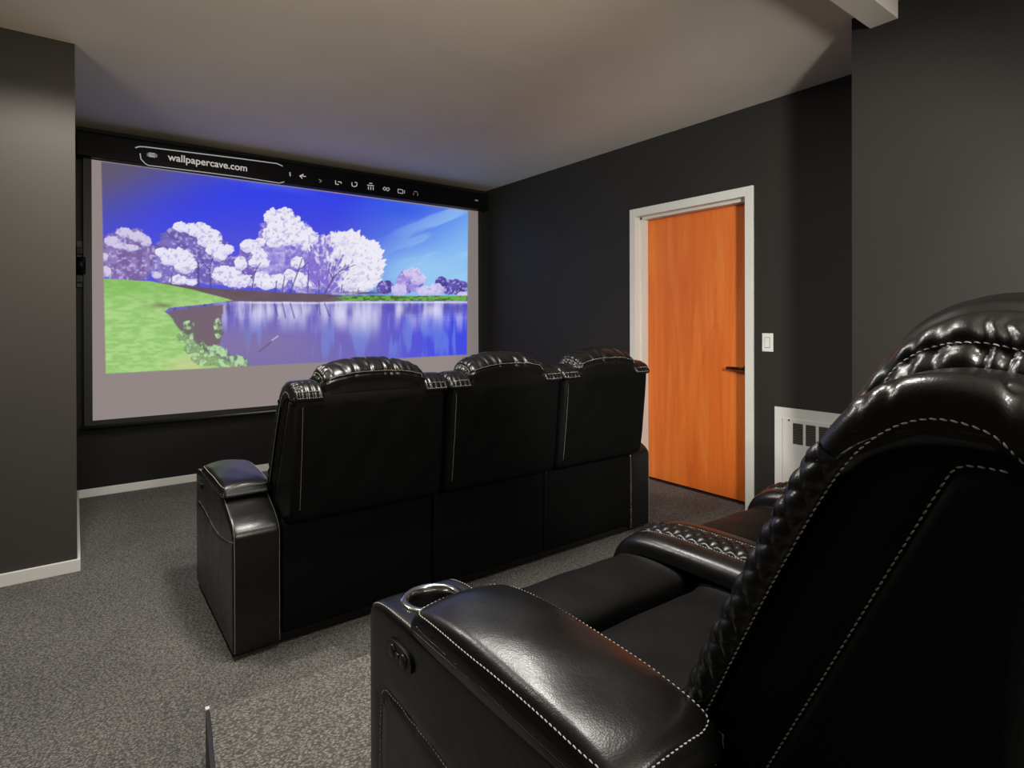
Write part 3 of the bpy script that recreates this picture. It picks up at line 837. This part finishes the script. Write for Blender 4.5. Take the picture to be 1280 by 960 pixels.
# washed-out left upper corner
sky = mixc(sky, C3(98, 90, 104), (1 - sst(150, 400, X + (Y - 205) * 2.2)) * .95)
img = sky
def crown(cx, cy, rx, ry, seed, sc=9, rough=.36):
    nn = fbm(X / sc, Y / sc, seed, 4)
    q = ((X - cx) / rx) ** 2 + ((Y - cy) / ry) ** 2
    return sst(-.02, .16, 1 - q + (nn - .5) * 2 * rough)
def tree(img, cx, cy, rx, ry, seed, li=(236, 232, 255), sh=(132, 112, 200), bal=.0, sc=9):
    m = crown(cx, cy, rx, ry, seed, sc)
    t = .6 * fbm(X / 8, Y / 7, seed + 40, 5) + .4 * fbm(X / 2.6, Y / 2.4, seed + 50, 3)
    lit = .5 + .55 * (-(Y - cy) / ry) * .7 + .30 * (X - cx) / rx + (t - .5) * 3.2 + bal
    c = mixc(np.broadcast_to(C3(*sh), X.shape + (3,)), C3(*li), sst(.05, 1.1, lit))
    c = mixc(c, C3(96, 80, 168), sst(.62, .75, fbm(X / 3.2, Y / 3.2, seed + 77, 3)) * .5 * sst(0, 1, -lit + 1.1))
    return mixc(img, c, m)
def line(img, x0, y0, x1, y1, w, col, a=1):
    dx, dy = x1 - x0, y1 - y0; t = np.clip(((X - x0) * dx + (Y - y0) * dy) / (dx * dx + dy * dy), 0, 1)
    d = np.hypot(X - x0 - t * dx, Y - y0 - t * dy); return mixc(img, C3(*col), sst(w, w * .35, d) * a)
# the trees: soft violet masses, bright clumps over them, trunks, more clumps
img = mixc(img, C3(158, 210, 250), np.exp(-((X - 530) / 62) ** 2 - ((Y - 342) / 26) ** 2) * .85)
tx = fbm(X / 3.2, Y / 3.0, 140, 4); tb = fbm(X / 8, Y / 8, 141, 4)
def mass(img, cx, cy, rx, ry, seed, a=(150, 128, 208), b=(112, 92, 186), op=1.):
    m = crown(cx, cy, rx, ry, seed, 6, .34)
    c = mixc(np.broadcast_to(C3(*b), X.shape + (3,)), C3(*a), sst(.35, .62, tb * .6 + tx * .4))
    c = mixc(c, C3(214, 206, 246), sst(.60, .74, tx) * .55)
    return mixc(img, c, m * op)
def clump(img, cx, cy, rx, ry, seed, col=(240, 238, 255), op=1.):
    m = crown(cx, cy, rx * 1.12, ry * 1.12, seed, 3.6, .55)
    c = mixc(np.broadcast_to(C3(*col), X.shape + (3,)), C3(160, 146, 226), (sst(.56, .70, tx) * .7 + .5 * sst(.2, 1.1, (Y - cy) / ry)) * .8)
    return mixc(img, c, m * op)
img = mass(img, 160, 322, 38, 36, 201, (150, 128, 196), (122, 98, 164))
img = mass(img, 240, 316, 46, 36, 202, (128, 114, 196), (104, 92, 176))
img = mass(img, 222, 338, 34, 22, 203, (156, 142, 214), (122, 108, 196))
img = mass(img, 300, 342, 60, 20, 204, (146, 130, 214), (112, 96, 190))
img = mass(img, 318, 326, 22, 26, 205)
img = mass(img, 357, 316, 38, 50, 206, (176, 164, 234), (138, 124, 216))
img = mass(img, 384, 335, 30, 38, 207, (160, 146, 226), (122, 108, 208))
for k, (a, b, c, d) in enumerate(((156, 292, 9, 6), (173, 297, 9, 6), (141, 303, 9, 6), (183, 303, 6, 6), (165, 311, 9, 4), (150, 308, 8, 4), (131, 341, 8, 7), (130, 322, 5, 5), (196, 345, 5, 4))):
    img = clump(img, a, b, c, d, 300 + k, (224, 216, 242), .9)
for k, (a, b, c, d) in enumerate(((226, 285, 9, 6), (238, 287, 8, 6), (250, 289, 13, 9), (262, 299, 14, 11), (270, 313, 11, 10), (276, 322, 8, 6), (284, 314, 9, 6), (222, 322, 18, 10), (232, 333, 14, 9), (202, 317, 7, 6), (212, 326, 10, 7),
                                  (223, 351, 10, 6), (240, 354, 8, 4), (283, 345, 16, 10), (299, 353, 18, 8), (328, 351, 10, 9), (301, 331, 7, 8), (312, 309, 12, 8), (324, 320, 9, 8), (329, 330, 8, 6), (318, 330, 7, 5))):
    img = clump(img, a, b, c, d, 330 + k)
for k, (a, b, c, d) in enumerate(((342, 273, 10, 10), (356, 270, 10, 8), (366, 283, 13, 11), (350, 287, 14, 10), (338, 294, 9, 8), (378, 293, 13, 10), (390, 305, 13, 12), (370, 300, 13, 8), (358, 300, 9, 9), (344, 305, 9, 6), (395, 318, 9, 8), (372, 330, 8, 7), (326, 304, 6, 5), (348, 353, 10, 8), (375, 352, 10, 9), (396, 357, 10, 6), (334, 357, 10, 6), (362, 345, 7, 6))):
    img = clump(img, a, b, c, d, 360 + k, (246, 244, 255), .95)
# fan shaped tree
ang = np.arctan2(Y - 372, X - 406); rad_ = np.hypot(X - 406, Y - 372)
spk = fbm(ang * 26, rad_ / 18, 55, 3)
q_ = ((X - 432) / 50) ** 2 + ((Y - 332) / 43) ** 2
m_ = sst(0, .08, 1 - q_ + (spk - .5) * .55) * sst(-1, 3, 371 - Y)
t_ = .45 * fbm(ang * 20, rad_ / 12, 56, 4) + .55 * tx
c_f = mixc(np.broadcast_to(C3(134, 114, 214), X.shape + (3,)), C3(246, 243, 255), sst(.30, .66, t_ + (X - 424) / 150 + (330 - Y) / 400))
img = mixc(img, c_f, m_)
for k, (a, b, c, d) in enumerate(((446, 312, 14, 11), (458, 326, 15, 13), (466, 343, 12, 12), (448, 345, 12, 9), (430, 300, 12, 8), (436, 358, 12, 6), (460, 358, 12, 6))):
    img = clump(img, a, b, c, d, 400 + k, (248, 246, 255), .7)
# far right group
img = mass(img, 482, 361, 12, 9, 411, (104, 86, 184), (78, 62, 156))
img = mass(img, 512, 354, 18, 15, 412, (172, 152, 230), (118, 96, 206))
img = mass(img, 568, 361, 20, 10, 413, (100, 88, 190), (72, 58, 156)); img = mass(img, 552, 356, 8, 9, 414, (84, 72, 170), (62, 52, 146))
for k, (a, b, c, d) in enumerate(((516, 343, 10, 6), (524, 350, 9, 7), (499, 364, 9, 8), (531, 366, 10, 6), (545, 364, 9, 7), (578, 370, 6, 3))):
    img = clump(img, a, b, c, d, 420 + k, (224, 212, 252), .85)
TR = (76, 60, 126)
for (a, b, c, d, w) in ((264, 361, 262, 338, 1.5), (262, 338, 253, 329, 1.), (262, 338, 267, 322, .9), (248, 359, 248, 330, 2.0), (214, 357, 215, 343, 1.6), (315, 363, 319, 341, 1.2), (319, 341, 326, 330, .9),
                        (344, 366, 346, 353, 1.3), (353, 366, 356, 347, 1.2), (363, 367, 373, 340, 1.5), (373, 340, 378, 325, 1.1), (373, 340, 386, 330, .8), (399, 368, 399, 352, 1.0), (385, 367, 386, 340, 1.0),
                        (406, 369, 416, 350, 1.7), (416, 350, 432, 334, 1.1), (416, 350, 421, 326, .9), (416, 350, 406, 330, .8), (424, 341, 444, 333, .8), (426, 368, 428, 358, .9)):
    img = line(img, a, b, c, d, w, TR, .75)
# far bank
bank_top = np.interp(X, [120, 195, 260, 330, 400, 430, 600], [352, 354, 361, 366, 369, 371, 372]) + (n2 - .5) * 1.2
water_top = np.interp(X, [120, 250, 300, 400, 430, 600], [381, 379, 378, 379, 378, 378.5])
inb = sst(-.5, .8, Y - bank_top)
img = mixc(img, mixc(np.broadcast_to(C3(112, 92, 104), X.shape + (3,)), C3(86, 68, 88), sst(.4, .6, n2)), inb)
gr = inb * sst(412, 440, X) * (1 - sst(.0, 1.6, Y - (374.5 + (n2 - .5) * 4)) * .0)
img = mixc(img, mixc(np.broadcast_to(C3(112, 176, 70), X.shape + (3,)), C3(62, 104, 62), sst(.42, .66, fbm(X / 5, Y / 2.2, 71))), gr)
img = mixc(img, C3(70, 56, 90), np.exp(-((X - 455) / 30) ** 2 - ((Y - 368) / 2.2) ** 2) * .8)
img = mixc(img, C3(104, 84, 96), inb * (1 - sst(404, 420, X)) * .8)
# water
wv = sst(-.6, .6, Y - water_top); dpt = Y - water_top
streak = fbm(X / 7, Y / 60, 91, 4); rip = fbm(X / 14, Y / 1.6, 95, 3)
wat = np.broadcast_to(C3(112, 100, 196), X.shape + (3,)).copy()
wat = mixc(wat, C3(58, 70, 232), sst(440, 570, X))
wat = mixc(wat, C3(136, 120, 168), sst(14, 60, dpt) * (1 - sst(340, 450, X)) * .9)
wat = mixc(wat, C3(120, 108, 176), sst(35, 80, dpt) * (1 - sst(400, 480, X)) * .6)
refl = sst(.30, .70, streak + .1 * (rip - .5)) * (1 - sst(14, 44, dpt)) * sst(262, 285, X)
wat = mixc(wat, C3(206, 204, 250), refl * .72)
wat = mixc(wat, C3(120, 150, 235), sst(.52, .66, fbm(X / 9, Y / 80, 99, 3)) * sst(8, 40, dpt) * (1 - sst(56, 84, dpt)) * sst(290, 330, X) * .45)
wat = mixc(wat, C3(66, 54, 130), sst(.55, .7, fbm(X / 4, Y / 45, 92, 3)) * (1 - sst(6, 22, dpt)) * .7)
wat = mixc(wat, C3(66, 60, 168), np.exp(-((X - 505) / 22) ** 2 - ((dpt - 9) / 7) ** 2) * .6 + np.exp(-((X - 570) / 16) ** 2 - ((dpt - 8) / 6) ** 2) * .7)
wat = mixc(wat, C3(238, 238, 255), np.exp(-((dpt - 1.6) / 1.3) ** 2) * .75 * sst(280, 330, X))
img = mixc(img, wat, wv)
for (a, b, w_, h_) in ((324, 391, 7, 12), (338, 390, 5, 11), (350, 389, 4, 9), (369, 391, 6, 12), (384, 389, 6, 9), (404, 391, 6, 12), (424, 394, 9, 14), (448, 398, 12, 18), (466, 398, 9, 18), (500, 388, 6, 8), (541, 390, 11, 9)):
    img = mixc(img, C3(228, 226, 254), np.exp(-((X - a) / w_) ** 4 - ((Y - b) / h_) ** 2) * (.45 + .5 * streak) * sst(0, 2, dpt))
for (a, b, w_, h_) in ((515, 390, 11, 8), (484, 386, 8, 5), (570, 389, 15, 7), (395, 400, 10, 14), (437, 392, 4, 9)):
    img = mixc(img, C3(92, 78, 190), np.exp(-((X - a) / w_) ** 4 - ((Y - b) / h_) ** 2) * .7 * sst(0, 2, dpt))
for (a, b, c) in ((343, 347, 15), (353, 357, 18), (363, 368, 18), (399, 400, 14), (406, 412, 16)):
    img = line(img, a, 381, b, 381 + c, 1.4, (84, 70, 150), .7)
# muddy dark inlet
inlet = sst(0, 3, np.minimum.reduce([Y - np.interp(X, [205, 240, 272, 290], [391, 384, 381, 379]), np.interp(X, [205, 225, 245, 275, 290], [404, 424, 450, 432, 392]) - Y + 0 * X, 282 - X + (n2 - .5) * 14 - (Y - 385) * .1]) + (n2 - .5) * 3)
img = mixc(img, C3(116, 98, 108), np.clip(inlet, 0, 1) * .95)
# lawn
edge_x = np.interp(Y, [349, 353, 363, 372, 377, 381, 386, 391, 400, 412, 425, 440, 452, 462, 470], [128, 190, 240, 275, 292, 262, 212, 206, 216, 224, 240, 256, 282, 306, 312])
lw = sst(-1.5, 1.5, edge_x - X + (n2 - .5) * 5) * sst(-1, 1, Y - np.interp(X, [110, 130, 190, 240, 292], [348.5, 349, 352.5, 363, 376.5]))
gn = fbm(X / 9, Y / 3, 33, 5)
lawn = mixc(np.broadcast_to(C3(150, 202, 114), X.shape + (3,)), C3(178, 220, 140), sst(.3, .75, gn))
lawn = mixc(lawn, C3(120, 184, 76), (1 - sst(355, 385, Y)) * .6)
lawn = mixc(lawn, C3(206, 214, 150), np.exp(-((X - 235) / 26) ** 2 - ((Y - 458) / 10) ** 2) * .8)
lawn = mixc(lawn, C3(118, 120, 74), np.exp(-((X - 202) / 16) ** 2 - ((Y - 383) / 3.5) ** 2) * .8)
img = mixc(img, lawn, lw)
# leafy bank plants
lf = fbm(X / 4.2, Y / 4.2, 44, 3)
bush = np.maximum.reduce([crown(262, 446, 26, 14, 81, 5), crown(292, 456, 20, 11, 82, 5), crown(244, 436, 16, 10, 83, 5), crown(272, 412, 5, 14, 84, 4), crown(236, 408, 8, 6, 85, 4), crown(232, 422, 12, 8, 86, 4)])
bc = mixc(np.broadcast_to(C3(92, 108, 92), X.shape + (3,)), C3(186, 226, 168), sst(.30, .72, lf))
img = mixc(img, bc, bush * (.35 + .6 * sst(.25, .50, lf)))
img = line(img, 324, 441, 346, 423, 1.6, (112, 88, 120), .8); img = line(img, 340, 427, 347, 422, 1.4, (196, 190, 230), .8)
# projected rectangle limits
lx = np.interp(Y, [199, 468], [127.5, 132]); rx_ = np.interp(Y, [264, 446], [585.5, 583.5])
by = 468 - (X - 132) * (468 - 445.5) / 451.; ty = np.interp(X, [116, 597], [199.8, 266.0]) + 1.5
inside = sst(-.8, .8, X - lx) * sst(-.8, .8, rx_ - X) * sst(-.8, .8, by - Y) * sst(-.8, 1.2, Y - ty)
MARGIN_GLOW = C3(130, 118, 116) * 0 + np.array((.285, .238, .230))  # blank margin emits to imitate room light on the white fabric
out = mixc(np.broadcast_to(MARGIN_GLOW * (1 - .25 * sst(560, 597, X)[..., None]), X.shape + (3,)), img * .97, inside)
vs = np.column_stack([(gx + ox).ravel(), np.zeros(gx.size), gz.ravel()])
i = np.arange(NXG - 1); fs = []
me = bpy.data.meshes.new('screen_fabric')
nq = (NXG - 1) * (NYG - 1)
ii, jj = np.meshgrid(np.arange(NXG - 1), np.arange(NYG - 1)); a = (jj * NXG + ii).ravel()
quads = np.column_stack([a, a + 1, a + NXG + 1, a + NXG]).astype(np.int32)
me.vertices.add(len(vs)); me.vertices.foreach_set('co', vs.ravel().astype(np.float32))
me.loops.add(nq * 4); me.loops.foreach_set('vertex_index', quads.ravel())
me.polygons.add(nq); me.polygons.foreach_set('loop_start', np.arange(0, nq * 4, 4, dtype=np.int32))
me.update(calc_edges=True); me.validate()
ca = me.color_attributes.new('picture', 'FLOAT_COLOR', 'POINT')
ca.data.foreach_set('color', np.column_stack([out.reshape(-1, 3), np.ones(gx.size)]).astype(np.float32).ravel())
sm = mat('projected_picture', (.035, .035, .035, 1), .9, spec=.03); N = NT(sm)
at = N.new('ShaderNodeAttribute', attribute_name='picture'); N.l(at.outputs['Color'], N.b.inputs['Emission Color']); N.b.inputs['Emission Strength'].default_value = .93
me.materials.append(sm)
link(bpy.data.objects.new('screen_fabric', me), scr)

# --- writing and marks that spill on to the housing
HYF = -.0765          # front face of the housing, relative to the screen
def on_case(px, py):
    r = (px - 640) / F_PX; Xr = s_ * r + c_; Yr = -c_ * r + s_; d = (SY + HYF) / Yr
    return Xr * d + ox, H - (py - 404.5) * d / F_PX
def text(name, body, x, z, size, xs, m, rot=0):
    cu = bpy.data.curves.new(name, 'FONT'); cu.body = body; cu.size = size; cu.align_x = 'CENTER'; cu.align_y = 'CENTER'; cu.offset = .0012
    t = bpy.data.objects.new(name, cu); COL.objects.link(t); dg = bpy.context.evaluated_depsgraph_get(); dg.update()
    me = bpy.data.meshes.new_from_object(t.evaluated_get(dg)); bpy.data.objects.remove(t)
    me.name = name; me.materials.clear(); me.materials.append(m)
    o = link(bpy.data.objects.new(name, me), scr, (x, HYF - .001, z)); o.rotation_euler = (PI / 2, rot, 0); o.scale = (xs, 1, 1)
    return o
(xa, za), (xb, zb) = on_case(211, 199), on_case(310, 212)
t = text('web_address_lettering', 'wallpapercave.com', (xa + xb) / 2, (za + zb) / 2 + .002, .074, 1., GLOW)
t.data.update(); wdt = max(v.co.x for v in t.data.vertices) - min(v.co.x for v in t.data.vertices); t.scale[0] = (xb - xa) / wdt; t['label'] = 'white web address lettering'
def stroke(name, ptspx, r=.0022, m=GLOW, close=False, raw=False):
    P = [on_case(*p) for p in ptspx]
    if close: P.append(P[0])
    k = MB(); n = len(P)
    for (a, b) in zip(P[:-1], P[1:]):
        dx, dz = b[0] - a[0], b[1] - a[1]; L = math.hypot(dx, dz) or 1; nx, nz = -dz / L * r, dx / L * r
        n0 = len(k.v); y = HYF - .001
        k.v += [(a[0] + nx, y, a[1] + nz), (a[0] - nx, y, a[1] - nz), (b[0] - nx, y, b[1] - nz), (b[0] + nx, y, b[1] + nz)]
        k.f.append([n0, n0 + 1, n0 + 2, n0 + 3])
    return k
def icon(name, strokes_, m=GLOW):
    k = MB()
    for s in strokes_:
        q = stroke('', s[0], s[1] if len(s) > 1 else .0035); n0 = len(k.v); k.v += q.v; k.f += [[n0 + i for i in f] for f in q.f]
    o = k.build(name, m, scr); return o
LG = mat('projected_grey', (.2, .2, .2, 1), .8, emis=(.9, .95, 1, 1), es=.30)
icon('address_bar_outline', [([(170, 186), (175, 184.6), (182, 184.9), (240, 192.2), (300, 199.8), (347, 206.2), (354, 209.5)], .004)], LG)
icon('address_bar_outline', [([(176, 193), (177, 200), (182, 205.5), (186, 208), (240, 214.8), (300, 222.6), (350, 230.6), (356, 229)], .0035)], LG)
icon('address_bar_outline', [([(363, 217), (363.5, 222)], .005)], LG)
# reader glyph left of the address
icon('page_icon', [([(187, 194.6), (195, 195.7)], .016)], LG); icon('page_icon', [([(184.5, 194.5), (197.5, 196.2)], .012)], GLOWD)
icon('back_arrow_icon', [([(375, 221.5), (383, 222.5)],), ([(380, 219.5), (375.5, 221.8), (378.5, 225)],)])
icon('forward_icon', [([(399, 226), (403, 228)],), ([(400, 230), (403, 227.5)],)], GLOWD)
icon('share_icon', [([(420, 227.5), (420, 232), (424, 232.5)],), ([(423, 229), (427, 229.5), (427, 231.5)],)])
icon('refresh_icon', [([(440.5, 230), (440.5, 234), (443, 235.2), (446, 234.6), (447, 231.5)],), ([(444, 229.8), (447, 230.4)],)])
icon('bin_icon', [([(459.5, 233.3), (468, 234.3)],), ([(462, 231), (466, 231.5)],), ([(461, 235), (461, 239)],), ([(464, 235.3), (464, 239.4)],), ([(467, 235.6), (467, 239.6)],)])
icon('link_icon', [([(479, 238), (481, 235.8), (483.5, 237.5), (481.5, 240), (479, 238)],), ([(483, 238), (486, 236.5), (487.5, 238.5), (485, 241), (483, 238.5)],)], LG)
icon('camera_icon', [([(498, 238.5), (498, 243), (504, 244), (504, 239.5), (498, 238.5)],), ([(506, 240), (506, 244)],)], LG)
icon('bell_icon', [([(517.5, 243), (517.5, 246)],), ([(522.5, 243), (522.5, 247)],), ([(518, 241.5), (522, 242)],)], GLOWD)
icon('indicator_dot', [([(594, 252.5), (598, 253.2)], .006)], GLOWD)

# ------------------------------------------------------------------ small speaker between the pillar and the screen
sp = bpy.data.objects.new('wall_speaker', None); link(sp, None, (.040, YF, 1.62))
tag(sp, 'small black wall speaker mounted between the left pillar and the screen', 'speaker')
MB().box((-.030, -.02, -.13), (.006, 0, .20), .003).build('mounting_bracket', BLACKM, sp)
k = MB(); k.tube([(-.030, -.075, .02), (.022, -.075, .02)], .06, 28); k.build('speaker_body', BLACKG, sp, True)
MB().box((-.030, -.055, -.095), (.010, -.018, -.045), .003).build('lower_housing', DARKSLOT, sp)
MB().box((-.030, -.055, .10), (.010, -.018, .15), .004).build('upper_housing', BLACKG, sp)

# ------------------------------------------------------------------ light
def area(name, loc, rot, sx, sy, e, col=(1, .96, .9), spread=PI):
    l = bpy.data.lights.new(name, 'AREA'); l.shape = 'RECTANGLE'; l.size = sx; l.size_y = sy; l.energy = e; l.color = col; l.spread = spread
    o = link(bpy.data.objects.new(name, l), None, loc); o.rotation_euler = rot; return o
def spot(name, loc, e, ang=150, blend=.5, rad=.06, col=(1, .95, .88), rot=(0, 0, 0)):
    l = bpy.data.lights.new(name, 'SPOT'); l.energy = e; l.spot_size = math.radians(ang); l.spot_blend = blend; l.shadow_soft_size = rad; l.color = col
    o = link(bpy.data.objects.new(name, l), None, loc); o.rotation_euler = rot; return o
spot('ceiling_spot', (-.05, 2.85, 2.60), 95, 152, .35, .06)
sw_ = spot('ceiling_spot', (1.85, .35, 2.60), 75, 62, .8, .08, (1, .95, .88), (0, math.radians(-27), 0))
area('highlight_area', (.85, 1.15, 2.60), (0, 0, 0), .26, .30, 20)  # unseen area lamp added for the highlight streak on the armrest pad
area('highlight_area', (.85, 2.00, 2.60), (0, 0, 0), .26, .34, 32)  # second added area lamp, lengthens that streak
def aim(o, t): o.rotation_euler = (Vector(t) - o.location).to_track_quat('-Z', 'Y').to_euler()
aim(area('ceiling_fill_area', (-.75, 2.2, .9), (0, 0, 0), .4, .4, 3.5, (1, .88, .68), math.radians(130)), (1.6, 3.4, 2.63))  # added fill outside the view, brightens the ceiling
aim(spot('ceiling_fill_spot', (.45, -.2, 1.7), 110, 72, 1., .1, (1, .86, .62)), (2.0, 4.9, 2.75))  # added spot, no fixture; warms and lifts the ceiling near the screen
aim(spot('door_fill_spot', (.80, -.86, 1.88), 450, 52, .5, .16, (1, .96, .9)), (3.5, 2.55, 1.15))  # spot added behind the camera to brighten the door
pl = bpy.data.lights.new('fill_lamp', 'POINT'); pl.energy = 85; pl.shadow_soft_size = .10; pl.color = (1, .96, .9)
link(bpy.data.objects.new('fill_lamp', pl), None, (.80, -.86, 1.85))

w = bpy.data.worlds.new('world'); SC.world = w; w.use_nodes = True
w.node_tree.nodes['Background'].inputs['Color'].default_value = (.03, .03, .03, 1); w.node_tree.nodes['Background'].inputs['Strength'].default_value = .3
SC.view_settings.view_transform = 'Standard'; SC.view_settings.look = 'None'; SC.view_settings.exposure = 0; SC.view_settings.gamma = 1
SC.cycles.max_bounces = 8; SC.cycles.diffuse_bounces = 4
try: SC.cycles.use_denoising = True
except Exception: pass
